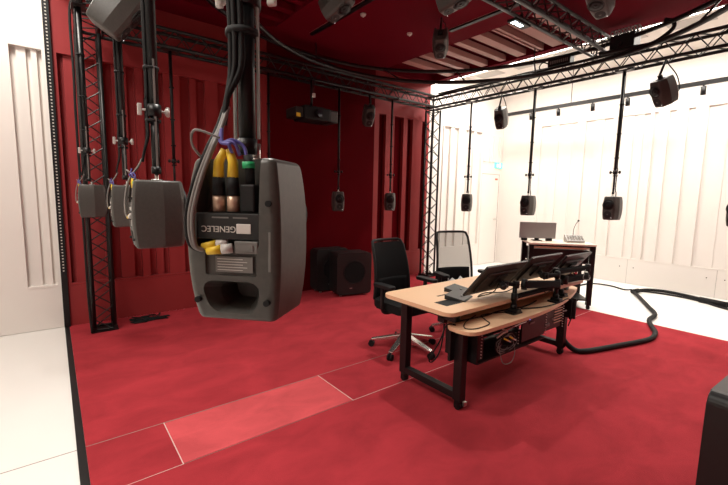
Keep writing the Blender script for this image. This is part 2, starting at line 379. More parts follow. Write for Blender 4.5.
# ================================================================== LOUDSPEAKERS
SW, SD, SH = .19, .215, .292
def speaker_body():
    bm = bmesh.new(); rings = []; N = 11
    for i in range(N):
        t = -1+2*i/(N-1); s = 1-.15*abs(t)**2.3; sd = 1-.12*abs(t)**2.4
        w_, d_ = SW/2*s, SD/2*sd
        P = [(-d_, -.84*w_), (-d_*.9, -.90*w_), (.12*d_, -w_), (.80*d_, -.76*w_), (d_, -.58*w_), (d_, .58*w_), (.80*d_, .76*w_), (.12*d_, w_), (-d_*.9, .90*w_), (-d_, .84*w_)]
        rings.append([bm.verts.new((x, y, t*SH/2)) for x, y in P])
    n = 10
    for i in range(N-1):
        for k in range(n): bm.faces.new((rings[i][k], rings[i][(k+1) % n], rings[i+1][(k+1) % n], rings[i+1][k]))
    bm.faces.new(rings[0][::-1]); bm.faces.new(rings[-1])
    me = bpy.data.meshes.new('enclosure'); bm.to_mesh(me); bm.free()
    o = link('enclosure', me, M['spk'])
    b = o.modifiers.new('b', 'BEVEL'); b.width = .012; b.segments = 6; b.limit_method = 'ANGLE'; b.angle_limit = math.radians(24)
    cuts = []
    c1 = MB().box((-.2, -.050, -.012), (-.062, .062, .165), .008).build('c', None)
    # bass port: flared trapezoid
    t = bmesh.new(); sec = []
    for x, k in ((-.16, 1.28), (-.098, 1.0), (-.075, .72), (-.03, .55)):
        ring = []
        for px, pz in rrect(-.045, -.031, .051, .029, .022, 4):
            ring.append(t.verts.new((x, px*k*(1-.12*(pz/.026)*-1) , -.100 + pz*k)))
        sec.append(ring)
    for i in range(3):
        for k in range(len(ring)): t.faces.new((sec[i][k], sec[i][(k+1) % len(ring)], sec[i+1][(k+1) % len(ring)], sec[i+1][k]))
    t.faces.new(sec[0][::-1]); t.faces.new(sec[-1]); bmesh.ops.recalc_face_normals(t, faces=t.faces[:])
    me2 = bpy.data.meshes.new('c'); t.to_mesh(me2); t.free(); c2 = link('c', me2, None)
    c3 = MB().box((-.2, -.045, -.060), (-.101, .048, -.020), .003).build('c', None)
    for c in (c1, c2, c3):
        m = o.modifiers.new('x', 'BOOLEAN'); m.object = c; m.operation = 'DIFFERENCE'; m.solver = 'EXACT'
    bake(o)
    for c in (c1, c2, c3): bpy.data.objects.remove(c)
    for p in o.data.polygons: p.use_smooth = True
    try: o.data.set_sharp_from_angle(angle=math.radians(19))
    except Exception: pass
    o.data.materials.clear(); o.data.materials.append(M['spk'])
    return o
BODY = speaker_body()
def front_parts(t):
    MB().cyl((.100, 0, .040), (.1085, 0, .040), .064, 28, .068).build('woofer_surround', M['spk_dark'], t)
    MB().cyl((.1085, 0, .040), (.110, 0, .040), .056, 28, .03).ball((.106, 0, .040), .018, (.5, 1, 1)).build('woofer', M['plastic'], t)
    MB().cyl((.100, 0, -.078), (.1085, 0, -.078), .040, 24, .044).build('waveguide', M['spk_dark'], t)
    MB().ball((.1075, 0, -.078), .011, (.5, 1, 1)).build('tweeter', M['spk'], t)
    MB().cyl((.106, .045, -.118), (.1085, .045, -.118), .003, 8).build('power_light', M['exit_white'], t)
def back_parts(t):
    # plugs standing in the bay (as seen from behind, +y is left)
    for y_, nm in ((.030, 0), (.004, 1)):
        MB().cyl((-.088, y_, .052), (-.088, y_, .080), .0105, 14).build('plug_shell', M['brass'], t)
        MB().cyl((-.088, y_, .080), (-.088, y_, .112), .0112, 14, .0095).build('plug_sleeve', M['rubber'], t)
        MB().tube([(-.088, y_, .112), (-.090, y_-.002, .138), (-.088, y_-.012 + nm*.018, .160)], [.0095, .0085, .006], 10).build('plug_boot', M['yellow'], t)
    MB().box((-.100, -.040, .052), (-.070, -.014, .100), .003).build('power_plug', M['plastic'], t)
    MB().tube([(-.085, -.026, .100), (-.086, -.026, .132), (-.085, -.022, .150)], .008, 10).build('power_cable', M['rubber'], t)
    MB().cyl((-.086, -.024, .128), (-.086, -.0235, .139), .0105, 12).build('green_ring', M['green'], t)
    MB().box((-.106, -.051, .004), (-.066, .063, .050), .002).build('connector_panel', M['label_black'], t)
    MB().box((-.1075, -.036, .015), (-.1055, -.010, .032), .001).build('paper_label', M['label'], t)
    me = text_mesh('GENELEC', .015); R = Matrix(((0, 0, -1), (1, 0, 0), (0, -1, 0))).to_4x4()
    me.transform(R @ Matrix.Identity(4)); link('lettering', me, M['label'], t, (-.1068, .022, .0225))
    b = MB(); b.box((-.1068, -.030, .041), (-.1055, -.004, .0435)).box((-.1068, .004, .041), (-.1055, .034, .0435)); b.build('printed_line', M['label_grey'], t)
    MB().box((-.108, -.048, -.020), (-.080, -.006, .002), .002).box((-.1095, -.040, -.015), (-.1075, -.016, -.005)).build('socket_block', M['label_grey'], t)
    for k, zz in ((0, -.004), (1, -.011)):
        MB().tube([(-.098-.006*k, .010-.012*k, zz), (-.104-.006*k, .028-.012*k, zz-.002)], .0088, 12).build('plug_shell', M['grey_knob'], t)
        MB().tube([(-.104-.006*k, .028-.012*k, zz-.002), (-.108-.006*k, .052-.012*k, zz-.006)], [.0085, .006], 12).build('plug_boot', M['yellow'], t)
    MB().box((-.1055, -.038, -.054), (-.1035, .030, -.026), .0005).build('rating_plate', M['label_grey'], t)
    b = MB()
    for k in range(5): b.box((-.106, -.020-.008*(k % 2), -.031-k*.0048), (-.1053, .026, -.0300-k*.0048))
    b.build('printed_lines', M['label'], t)
    for yy, zz in ((.071, .070), (-.067, .068), (.064, -.106), (-.062, -.106)): MB().cyl((-.109, yy, zz), (-.098, yy, zz), .0055, 10).build('screw', M['rubber'], t)
    MB().box((-.1075, -.071, -.050), (-.101, -.066, .020), .001).build('side_catch', M['label_grey'], t)
    # cables that come down from the pole and loop into the bay
    for k, (m_, oo) in enumerate((('cable_grey', 0), ('cable_grey', .009), ('rubber', .018))):
        MB().tube(smooth_pts([(-.050, .030+oo*.4, .24), (-.070, .033+oo*.4, .20), (-.098, .036+oo*.5, .158), (-.114, .048+oo*.6, .105), (-.121, .060+oo*.6, .045), (-.120, .058+oo*.5, -.004), (-.112, .048, -.016)]), .0042, 8).build('audio_cable', M[m_], t)
    for k in range(3):
        MB().tube(smooth_pts([(-.086, -.020+.012*k, .150), (-.084-.01*k, -.014+.008*k, .166), (-.090-.006*k, .002, .176-.004*k), (-.098, .016+.002*k, .172), (-.092, .020, .195)]), .0030, 7).build('data_cable', M['purple'], t)
    MB().tube(smooth_pts([(-.098, .020, .178), (-.11, .058, .19), (-.09, .075, .165), (-.05, .07, .14), (-.02, .06, .132)]), .0022, 6).build('thin_cable', M['cable_grey'], t)
    MB().cyl((0, 0, SH/2-.003), (0, 0, SH/2+.035), .008, 12).cyl((0, 0, SH/2-.001), (0, 0, SH/2+.006), .022, 16).build('mounting_stud', M['silver'], t)
def attach_body(t):
    c = BODY.copy(); COL.objects.link(c); c.parent = t
ZS = 1.40
GN = None
n0 = thing('loudspeaker', 'nearest large grey loudspeaker hanging in the foreground with cables plugged in its back', 'loudspeaker', (.331, .778, ZS+.012), (0, 0, math.radians(43)))
attach_body(n0); front_parts(n0); back_parts(n0)
dup(n0, 'grey loudspeaker hanging right behind the foreground one, seen from the side', (.37, 1.96, ZS), (0, 0, math.radians(-3)))
dup(n0, 'middle of the three side-on grey loudspeakers hanging on the left', (.43, 3.30, ZS-.01), (0, 0, math.radians(-2)))
dup(n0, 'leftmost and farthest of the three side-on grey loudspeakers', (.29, 4.36, ZS), (0, 0, math.radians(-2)))
f0 = thing('loudspeaker', 'small dark loudspeaker hanging against the red wall, left of the slatted bay', 'loudspeaker', (3.42, 5.0, ZS), (0, 0, math.radians(-112)))
attach_body(f0); front_parts(f0)
MB().cyl((0, 0, SH/2-.003), (0, 0, SH/2+.035), .008, 12).cyl((0, 0, SH/2-.001), (0, 0, SH/2+.006), .022, 16).build('mounting_stud', M['silver'], f0)
RAD = math.radians
dup(f0, 'small dark loudspeaker hanging before the slatted bay of the red wall', (4.47, 5.0, ZS), (0, 0, RAD(-130)))
dup(f0, 'dark loudspeaker at far left of the red wall, half hidden behind the side-on ones', (1.13, 5.0, ZS), (0, 0, RAD(-75)))
dup(f0, 'dark loudspeaker on the thin pole hidden behind the foreground loudspeaker', (2.3, 5.0, ZS), (0, 0, RAD(-90)))
dup(f0, 'small dark loudspeaker hanging before the white wall left of the door', (5.54, 4.24, ZS+.01), (0, 0, RAD(212)))
dup(f0, 'dark loudspeaker hanging above the grey flat panel right of the door', (5.54, 3.14, ZS), (0, 0, RAD(186)))
dup(f0, 'dark loudspeaker hanging before the ribbed white wall, right of the microphone', (5.54, 2.01, ZS), (0, 0, RAD(178)))
dup(f0, 'loudspeaker cut off by the right edge of the photo', (5.54, .82, ZS), (0, 0, RAD(160)))
# hanging poles
def make_pole(label, loc, knob, near, rz, kr=0, kz=0):
    zb = SH/2+.03; H = TZ-.11-ZS-zb
    t = thing('hanging_pole', label, 'pole', (loc[0], loc[1], ZS+zb), (0, 0, rz))
    ro = .0215 if near else .017
    zk = .455-zb+kz
    b = MB().cyl((0, 0, zk-.02), (0, 0, H), ro, 16)
    b.build('outer_tube', M['black'], t)
    MB().cyl((0, 0, .0), (0, 0, zk), ro-.005, 14).cyl((0, 0, .0), (0, 0, .03), ro-.002, 14).build('inner_tube', M['black'], t)
    if near:
        MB().box((-.004, -.027, .03), (.004, -.0235, zk+.2)).box((-.004, .0235, .03), (.004, .027, zk+.2)).build('side_rail', M['cable_grey'], t)
    c = MB().cyl((0, 0, zk-.035), (0, 0, zk+.015), ro+.008, 16).build('clamp', M['black'], t)
    for s in (-1, 1):
        k = MB().cyl((0, s*.02, zk-.01), (0, s*.048, zk-.01), .005, 10)
        if s > 0 or not near: k.ball((0, s*.052, zk-.01), .013 if near else .016, (1.0, .9, 1.3))
        else: k.box((-.006, -.064, zk-.035), (.006, -.046, zk+.015), .004)
        if s > 0 and near: k.box((-.006, .048, zk-.03), (.006, .062, zk+.012), .004)
        k.build('knob', M[knob], c, rot=(0, 0, kr))
    # strapped cables
    b = MB()
    nn = 3 if near else 1
    for k in range(nn):
        a = 2.6+.5*k; x, y = (ro+.006)*math.cos(a), (ro+.006)*math.sin(a)+ (0.004*k)
        P = [(x, y+.004*random.uniform(-1, 1), z) for z in [H*.99, H*.8, H*.62, zk+.10]] + [(x*1.1, y*1.3+.004, zk+.03), (x*1.1, y*1.2, zk-.06), (x*1.1, y*1.2, .16), (-.040, .018, .10)]
        P += [(-.050, .020, .05)]
        if not near: P = P[:-3] + [(x*1.2, y*1.1, .06), (-.03, .02, .02), (-.06, .01, -.02), (-.09, 0, -.06)]
        b.tube(smooth_pts(P, 5), .0058 if near else .006, 7)
    b.build('cable', M['rubber'], t)
    for z in (zk+.16, zk+.45, zk+.8, .22):
        if z < H: MB().cyl((-.004, .004, z), (-.004, .004, z+.012), ro+.0105, 12).build('cable_tie', M['rubber'], t)
    MB().box((-.05, -.09, H-.012), (.05, .09, H+.004)).box((-.02, -.10, H+.0), (.02, -.07, H+.04)).box((-.02, .07, H+.0), (.02, .10, H+.04)).build('truss_clamp', M['truss_grey'], t)
    return t
make_pole('thick black pole carrying the foreground loudspeaker', (.312, .778), 'grey_knob', True, RAD(39), 0, .03)
make_pole('black pole with grey wing knobs carrying the second nearest loudspeaker', (.37, 1.96), 'grey_knob', True, RAD(0), RAD(-90))
make_pole('black pole carrying the middle side-on loudspeaker', (.42, 3.30), 'grey_knob', True, RAD(0), RAD(-90))
make_pole('leftmost black pole with cables, carrying the farthest side-on loudspeaker', (.27, 4.36), 'grey_knob', True, RAD(0), RAD(-90))
for lab, loc, rz in (('thin black pole before the red wall holding the loudspeaker left of the slatted bay', (3.42, 5.0), -112), ('thin black pole crossing the slatted bay of the red wall', (4.47, 5.0), -130),
    ('thin black pole against the red wall, just right of the nearest side-on pole', (1.13, 5.0), -75), ('faint thin black pole just right of the thick foreground pole', (2.3, 5.0), -90),
    ('thin black pole right of the truss tower by the white wall', (5.54, 4.24), 212), ('thin black pole hanging right of the door', (5.54, 3.14), 186),
    ('thin black pole hanging before the ribbed white wall', (5.54, 2.01), 178), ('thin black pole at the right edge of the photo', (5.54, .82), 165)):
    make_pole(lab, loc, 'black', False, RAD(rz))
# upper speakers on yokes
def yoke(t, h=.16):
    MB().box((-.03, -.03, SH/2-.004), (.03, .03, SH/2+.006)).box((-.012, -.02, SH/2), (.012, .02, .187)).build('bracket', M['black'], t)
def high_speaker(lab, pos, tgt, ztop, roll=0):
    d_ = Vector(tgt)-Vector(pos); az = math.atan2(d_.y, d_.x); pi_ = math.atan2(-d_.z, math.hypot(d_.x, d_.y))
    t = thing('ceiling_loudspeaker', lab, 'loudspeaker', pos, (roll, pi_, az))
    attach_body(t); front_parts(t); yoke(t)
    # rod from yoke to the carrier above, straight up in the world
    Mi = t.rotation_euler.to_matrix().transposed(); top = Mi @ Vector((0, 0, ztop-pos[2])); a = Vector((0, 0, .187))
    MB().tube([a, top], .012, 10).build('hanger_rod', M['black'], t)
    MB().tube(smooth_pts([(-.10, 0, .0), (-.17, .03, -.06), (-.16, .05, .10), top*.8 + Vector((0, .03, 0)), top*.97]), .006, 7).build('cable', M['rubber'], t)
    return t
CTR = (2.95, 2.9, 1.2)
high_speaker('dark tilted loudspeaker under the right truss near the right edge', (5.46, 1.57, 2.72), CTR, 3.08, -.10)
high_speaker('dark loudspeaker under the right truss with a looping cable, above the door', (5.5, 3.65, 2.72), CTR, 3.08)
high_speaker('dark loudspeaker under the far truss beside the red slatted bay', (3.98, 5.0, 2.74), CTR, 3.08)
high_speaker('large dark loudspeaker under the truss in the top left corner', (.40, 3.12, 2.64), (2.6, 2.4, 1.0), 3.08)
high_speaker('loudspeaker below the red ceiling beside the striped ceiling bay', (3.72, 3.34, 3.30), (2.95, 2.7, 1.2), ZC)
high_speaker('leftmost loudspeaker cut by the top edge under the red ceiling', (2.15, 3.2, 3.24), (2.5, 2.2, 1.2), ZC)
high_speaker('loudspeaker cut by the top edge, middle of the three overhead ones', (2.85, 2.42, 3.24), (2.95, 1.9, 1.2), ZC)
high_speaker('loudspeaker cut by the top edge above the right truss', (3.84, 1.64, 3.24), (3.1, 1.6, 1.2), ZC)

# ================================================================== CEILING FITTINGS
n0.scale = (1.06, 1.06, 1.03)
for lab, x, y0, y1 in (('black track slot in the red ceiling, right of its middle', 4.07, 2.5, 3.5), ('black track slot in the red ceiling, left of its middle', 2.80, 3.0, 4.75)):
    tr_ = thing('ceiling_track', lab, 'track', (x, (y0+y1)/2, ZC)); h = (y1-y0)/2
    MB().box((-.025, -h, -.02), (.025, h, .001)).build('rail', M['black'], tr_)
    MB().box((-.04, -h, -.003), (-.037, h, .001)).box((.037, -h, -.003), (.04, h, .001)).build('rail_lip', M['red_slat'], tr_)
for x, y in ((2.96, 3.86), (3.75, 3.90)):
    t = thing('smoke_detector', 'tiny white ceiling detector ' + ('near the left ceiling track' if x < 3.4 else 'alone on the plain red ceiling'), 'detector', (x, y, ZC))
    MB().cyl((0, 0, -.02), (0, 0, .001), .03, 16, .035).build('housing', M['label'], t); MB().ball((0, 0, -.025), .014).build('sensor', M['label'], t)
# lighting track on the white side
t = thing('lighting_track', 'long black lighting track before the white right wall', 'track', (7.4, 1.0, 3.185))
MB().box((-.025, -3.4, -.03), (.025, 3.75, .03)).build('rail', M['black'], t)
b = MB()
for yy in (-2.5, 0, 2.5): b.cyl((0, yy, 0), (0, yy, .71), .006, 8)
b.build('suspension_rod', M['black'], t)
pr_ = thing('track_spotlight', 'small black spotlight on the track, farthest one by the door', 'spotlight', (7.4, 4.25, 3.17), (0, 0, 0), 'small black spotlights along the white side track')
MB().cyl((0, 0, .0), (0, 0, -.03), .012, 10).build('stem', M['black'], pr_)
MB().cyl((0, 0, -.03), (.02, 0, -.15), .033, 16).build('spot_housing', M['black'], pr_)
MB().cyl((.02, 0, -.1505), (.0203, 0, -.152), .026, 16).build('spot_lens', M['label'], pr_)
for yy, lab in ((3.72, 'small black track spotlight between the two loudspeaker poles right of the door'), (3.13, 'small black track spotlight just left of the third pole'), (2.6, 'small black track spotlight hidden behind the third pole'), (1.65, 'small black track spotlight right of the tilted loudspeaker')):
    dup(pr_, lab, (7.4, yy, 3.17))
# lamp fixture on the bridging truss
t = thing('work_light', 'small bluish white light glowing on the bridging truss', 'lamp', (3.87, 2.42, 3.31))
MB().box((-.14, -.05, -.045), (.14, .05, -.02), .005).build('housing', M['black'], t)
MB().box((-.11, -.025, -.049), (-.06, .025, -.045)).box((-.03, -.02, -.049), (.05, .02, -.045)).build('light_panel', M['lamp'], t)
MB().box((-.02, -.03, -.02), (.02, -.02, .05)).build('bracket', M['black'], t)
# boxes and coils riding on the right truss
t = thing('power_box', 'black power box with coiled cable on top of the right truss', 'power box', (5.50, 2.02, 3.284))
MB().box((-.10, -.13, 0), (.10, .13, .17), .008).build('housing', M['plastic'], t)
b = MB()
for k in range(9): b.tube([(.08*math.cos(a)+.0, -.14+k*.034, .20+.05*math.sin(a)) for a in [2*PI*j/16 for j in range(17)]], .008, 6, False)
b.build('coiled_cable', M['cable_grey'], t)
t = thing('junction_box', 'flat black vented junction box on the right truss, left of the power box', 'box', (5.50, 2.78, 3.284))
MB().box((-.06, -.15, 0), (.06, .15, .10), .006).build('housing', M['plastic'], t)
b = MB()
for k in range(10): b.box((-.064, -.12+k*.025, .03), (-.058, -.108+k*.025, .07))
b.build('vent_slots', M['cable_grey'], t)
MB().tube(smooth_pts([(0, .15, .05), (0, .25, .10), (0, .30, .04), (0, .22, -.03)]), .008, 8).build('cable', M['rubber'], t)
tag(MB().tube(smooth_pts([(5.30, 1.58, 3.44), (5.36, 1.52, 3.42), (5.36, 1.52, 3.34), (5.22, 1.64, 3.20), (5.06, 1.80, 3.155), (5.02, 2.1, 3.155)]), .022, 8).build('thick_cable', M['rubber']), 'thick black cable looping between the two tubes of the ring rail near the right edge', 'cable')
tag(MB().tube(smooth_pts([(5.46, 4.9, 3.30), (5.52, 4.0, 3.31), (5.5, 3.3, 3.30), (5.54, 2.9, 3.30)]), .014, 8).build('truss_cable', M['rubber']), 'black cable lying along the top of the right truss', 'cable')
tag(MB().tube(smooth_pts([(.30, 4.3, 3.30), (.31, 4.7, 3.30), (.235, 4.86, 3.2), (.235, 4.88, 2.6), (.230, 4.88, 2.2), (.235, 4.88, 1.2), (.238, 4.88, .4), (.25, 4.86, .02)]), .012, 8).build('tower_cable', M['rubber']), 'black cable running down the left truss tower', 'cable')
# projector
t = thing('projector', 'black video projector with yellow sticker hanging under the far truss', 'projector', (2.90, 4.92, 2.48))
MB().box((-.20, -.16, .02), (.22, .16, .20), .02).build('housing', M['plastic'], t)
MB().box((-.32, -.14, .04), (-.20, .14, .17), .015).build('side_housing', M['label_black'], t); MB().box((.22, -.14, .02), (.35, .14, .19), .012).build('filter_housing', M['label_black'], t)
b = MB()
for k in range(7): b.box((.235+k*.015, -.1435, .04), (.242+k*.015, -.139, .165))
b.build('vent_grille', M['label_grey'], t)
MB().cyl((.02, -.16, .11), (.02, -.20, .11), .055, 20).build('lens_barrel', M['plastic'], t); MB().cyl((.02, -.198, .11), (.02, -.203, .11), .042, 20).build('lens', M['glass'], t)
MB().box((-.31, -.144, .035), (-.25, -.139, .085)).build('sticker', M['yellow'], t)
MB().cyl((0, 0, .2), (0, 0, .58), .018, 12).box((-.15, -.10, .2), (.15, .10, .215)).build('ceiling_mount', M['black'], t)
t = thing('network_camera', 'tiny white device hanging above the projector', 'camera', (2.86, 4.93-.14, 2.80))
MB().cyl((0, 0, 0), (0, 0, .05), .022, 12).build('housing', M['label'], t); MB().cyl((0, 0, .05), (0, 0, .26), .005, 8).build('stem', M['black'], t)
# exit sign
t = thing('exit_sign', 'small green glowing exit sign above the white door', 'sign', (8.02, W1-.001, 2.17))
MB().box((-.13, -.03, 0), (.13, -.0, .12), .003).build('housing', M['exit'], t)
b = MB(); b.box((.02, -.033, .02), (.07, -.0295, .105)); b.ball((-.045, -.031, .092), .010, (1, .3, 1)); b.box((-.06, -.033, .05), (-.035, -.0295, .082)); b.box((-.075, -.033, .02), (-.055, -.0295, .052)); b.box((-.04, -.033, .02), (-.02, -.0295, .05)); b.box((-.09, -.033, .064), (-.015, -.0295, .072))
b.build('pictogram', M['exit_white'], t)

# ================================================================== SUBWOOFERS
def sub(lab, loc, rz, w=.555, h=.65, d=.48):
    t = thing('subwoofer', lab, 'subwoofer', loc, (0, 0, rz))     # front is -y locally
    me = MB().prism([(x, z) for x, z in rrect(-w/2, .025, w/2, h, .055, 6)], 0, d, .006, Matrix(((1, 0, 0, 0), (0, 0, 1, -d/2), (0, 1, 0, 0), (0, 0, 0, 1))))
    me.build('cabinet', M['label_black'], t)
    y = -d/2
    ring = MB(); pts = [(.175*math.cos(a), y-.002, .36+.175*math.sin(a)) for a in [2*PI*k/40 for k in range(41)]]
    ring.tube(pts, .006, 6, False).build('grille_ring', M['plastic'], t)
    MB().cyl((0, y+.01, .36), (0, y-.006, .36), .17, 36, .16).build('driver_grille', M['mesh_fabric'], t)
    MB().box((-.075, y-.002, .115), (-.035, y+.002, .128)).build('badge', M['silver'], t)
    for sx in (-1, 1):
        for sy in (-1, 1): MB().cyl((sx*.2, sy*d*.36, 0), (sx*.2, sy*d*.36, .03), .02, 12).build('foot', M['silver'], t)
    return t
sub('black subwoofer on the floor by the red wall, front one of the pair', (3.52, 4.80, 0), RAD(-13), d=.34)
sub('black subwoofer half hidden behind the other by the red wall', (3.38, 5.165, 0), RAD(-3), h=.67, d=.22)
sub('black glossy-edged subwoofer cut off at the bottom right corner', (2.62, .125, 0), RAD(-3), h=.62)

# ================================================================== DESK
t = desk = thing('control_desk', 'long wooden control desk with black wheeled frame and lower curved shelf', 'desk', (3.05, 1.95, 0))
def L(x, y, z): return (x-3.05, y-1.95, z)
def Lp(P): return [(x-3.05, y-1.95) for x, y in P]
top = rrect(2.03, 1.64, 4.06, 2.335, .07, 6)
MB().prism(Lp(top), .700, .730, .004).build('desktop', M['wood'], desk)
sh = []
for k in range(25):
    s_ = k/24; x = 2.10+ s_*2.02; y = 1.505 + .235*max(0, (s_-.25)/.75)**2.2 - .008*math.sin(s_*PI)
    sh.append((x, y))
sh = [(2.09, 1.63), (2.092, 1.58), (2.11, 1.54), (2.14, 1.518)] + [q for q in sh if q[0] > 2.17] + [(4.15, 1.78), (4.15, 1.84), (4.10, 1.88), (2.20, 1.80), (2.11, 1.72), (2.09, 1.69)]
MB().prism(Lp(sh), .592, .620, .004).build('lower_shelf', M['wood'], desk)
MB().box(L(2.16, 1.80, .60), L(3.95, 1.86, .70)).box(L(2.16, 1.70, .63), L(2.20, 1.83, .70)).build('shelf_riser', M['black'], desk)
MB().box(L(2.2, 1.9, .655), L(3.9, 1.94, .70)).box(L(2.2, 2.24, .655), L(3.9, 2.28, .70)).build('top_rail', M['black'], desk)
for fx, fo in ((2.195, 0), (3.82, .06)):
    for fy, zt in ((1.665+fo, .592), (2.215, .70)):
        lg = MB().box(L(fx-.03, fy-.035, .07), L(fx+.03, fy+.035, zt), .003).build('leg', M['black'], desk)
        c = MB().box(L(fx-.022, fy-.022, .045), L(fx+.022, fy+.022, .075)).box(L(fx-.026, fy-.02, .015), L(fx-.020, fy+.02, .06)).box(L(fx+.020, fy-.02, .015), L(fx+.026, fy+.02, .06)).build('caster_fork', M['black'], lg)
        MB().cyl(L(fx-.018, fy, .028), L(fx+.018, fy, .028), .028, 18).build('caster_wheel', M['rubber'], lg)
    MB().box(L(fx-.028, 1.69, .075), L(fx+.028, 2.19, .125), .003).build('foot_beam', M['black'], desk)
    MB().box(L(fx-.02, 1.70, .635 if fx < 3 else .64), L(fx+.02, 2.25, .70)).build('side_rail', M['black'], desk)
MB().box(L(2.205-.0, 1.64-.018, .03), L(2.235, 1.64-.001, .06)).build('caster_brake', M['silver'], desk)
MB().box(L(2.16, 1.78, .7295), L(2.34, 1.90, .7306)).box(L(2.32, 2.0, .7295), L(2.62, 2.02, .7306)).build('cable_slot', M['rubber'], desk)
# rack enclosure under the shelf
MB().box(L(2.26, 1.58, .34), L(2.275, 1.86, .592)).box(L(3.74, 1.58, .40), L(3.755, 1.86, .592)).box(L(2.275, 1.845, .36), L(3.74, 1.86, .592)).box(L(2.275, 1.58, .335), L(3.2, 1.86, .347)).box(L(2.12, 1.70, .36), L(2.26, 1.72, .592)).build('rack_enclosure', M['plastic'], desk)
for A_, B_ in (((2.85, 1.588, .37), (3.20, 1.60, .58)), ((3.2, 1.60, .38), (3.50, 1.612, .575)), ((2.29, 1.60, .35), (2.36, 1.612, .59))): MB().box(L(*A_), L(*B_)).build('rack_panel', M['label_black'], desk)
for x in (2.32, 2.80, 3.22, 3.52):
    b = MB()
    for k in range(9): b.cyl(L(x, 1.590, .375+.023*k), L(x, 1.583, .375+.023*k), .0045, 6)
    b.build('rack_holes', M['grey_knob'], desk)
MB().box(L(3.24, 1.592, .42), L(3.30, 1.60, .44)).box(L(3.34, 1.592, .46), L(3.39, 1.60, .475)).box(L(2.95, 1.580, .50), L(3.02, 1.587, .515)).box(L(3.55, 1.592, .50), L(3.6, 1.60, .51)).build('rack_label', M['label_grey'], desk)
MB().box(L(3.53, 1.60, .39), L(3.545, 1.615, .58)).build('rack_post', M['plastic'], desk); MB().box(L(3.70, 1.60, .40), L(3.715, 1.615, .58)).build('rack_post', M['plastic'], desk)
b = MB()
for k in range(6): b.box(L(3.36, 1.586, .43+.024*k), L(3.50, 1.592, .436+.024*k))
b.build('vent_slats', M['brass'], desk)
MB().tube([L(2.52, 1.57, .53), L(2.86, 1.565, .545)], .004, 8).build('rack_bar', M['silver'], desk)
MB().cyl(L(2.80, 1.520, .590), L(2.80, 1.503, .594), .006, 8).build('blue_indicator', M['blue_led'], desk)
# patch cable bundle
t = thing('patch_cable_bundle', 'tangled bundle of cables with yellow and white plugs hanging from the desk rack', 'cable', (2.56, 1.55, .45))
for j in range(9):
    r0 = random.uniform(.05, .10); cx_ = random.uniform(-.02, .04); cz = random.uniform(-.03, .02); a0 = random.uniform(0, 6)
    P = [(cx_+r0*1.3*math.cos(a0+a), random.uniform(-.012, .012), cz+r0*.7*math.sin(a0+a)) for a in [k*.5 for k in range(14)]]
    MB().tube(smooth_pts(P, 3), .0035, 6).build('loop', M[('rubber', 'label_grey', 'rubber', 'cable_grey')[j % 4]], t)
for j in range(4):
    x, z = -.03+.035*j, .03-.018*(j % 2)
    MB().tube([(x-.02, -.02, z+.012), (x+.02, -.025, z-.008)], .006, 8).build('plug', M['yellow' if j % 2 == 0 else 'label'], t)
MB().tube(smooth_pts([(-.08, 0, -.02), (-.05, -.02, -.14), (.06, -.02, -.16), (.12, -.01, -.10), (.10, 0, 0)]), .003, 6).build('hanging_loop', M['cable_grey'], t)
MB().tube(smooth_pts([(-.10, .01, .05), (-.06, -.01, .08), (.0, -.01, .085), (-.02, .02, .10)]), .006, 8).build('white_plug', M['label'], t)
# hanging cable at left of the desk
tag(MB().tube(smooth_pts([(2.14, 1.68, .626), (2.07, 1.70, .63), (2.03, 1.72, .52), (2.0, 1.78, .38), (2.06, 1.80, .34), (2.13, 1.80, .40), (2.16, 1.80, .52), (2.2, 1.83, .58)]), .005, 7).build('dangling_cable', M['rubber']), 'thin black cable dangling from the left end of the lower shelf', 'cable')
tag(MB().tube(smooth_pts([(2.45, 1.74, .624), (2.25, 1.68, .624), (2.14, 1.60, .624), (2.2, 1.55, .624), (2.36, 1.56, .624), (2.42, 1.64, .624), (2.5, 1.72, .624), (2.7, 1.66, .624)]), .004, 7).build('shelf_cable', M['rubber']), 'thin black cable curling on the left of the lower shelf', 'cable')
tag(MB().tube(smooth_pts([(2.2, 1.72, .626), (2.5, 1.69, .626), (2.68, 1.70, .626), (3.0, 1.66, .626), (3.25, 1.70, .626)]), .006, 7).build('shelf_cable', M['rubber']), 'black cable running under the monitor arms along the lower shelf', 'cable')
tag(MB().tube(smooth_pts([(2.9, 1.64, .626), (3.1, 1.56, .626), (3.35, 1.55, .626), (3.52, 1.56, .63), (3.56, 1.52, .60), (3.58, 1.53, .50), (3.55, 1.55, .38)]), .005, 7).build('shelf_cable', M['rubber']), 'black cable arching over the lower shelf and down near the far leg', 'cable')
# tablet stands on the desktop
for i, (x, y, rz, lab) in enumerate(((2.42, 1.88, .35, 'dark grey tilted control pad lying at the front of the desktop'), (2.60, 2.03, .25, 'dark grey tilted control pad behind the first one on the desktop'))):
    t = thing('control_pad', lab, 'control pad', (x, y, .7306), (0, 0, rz))
    MB().prism([(-.08, 0), (.08, 0), (.08, .034), (-.07, .010)], -.10, .10, .002, Matrix(((0, 0, 1, 0), (1, 0, 0, 0), (0, 1, 0, 0), (0, 0, 0, 1)))).build('housing', M['label_black'], t)
    MB().box((-.01, -.03, .018), (.02, -.015, .0235)).build('indicator', M['label_grey'], t)
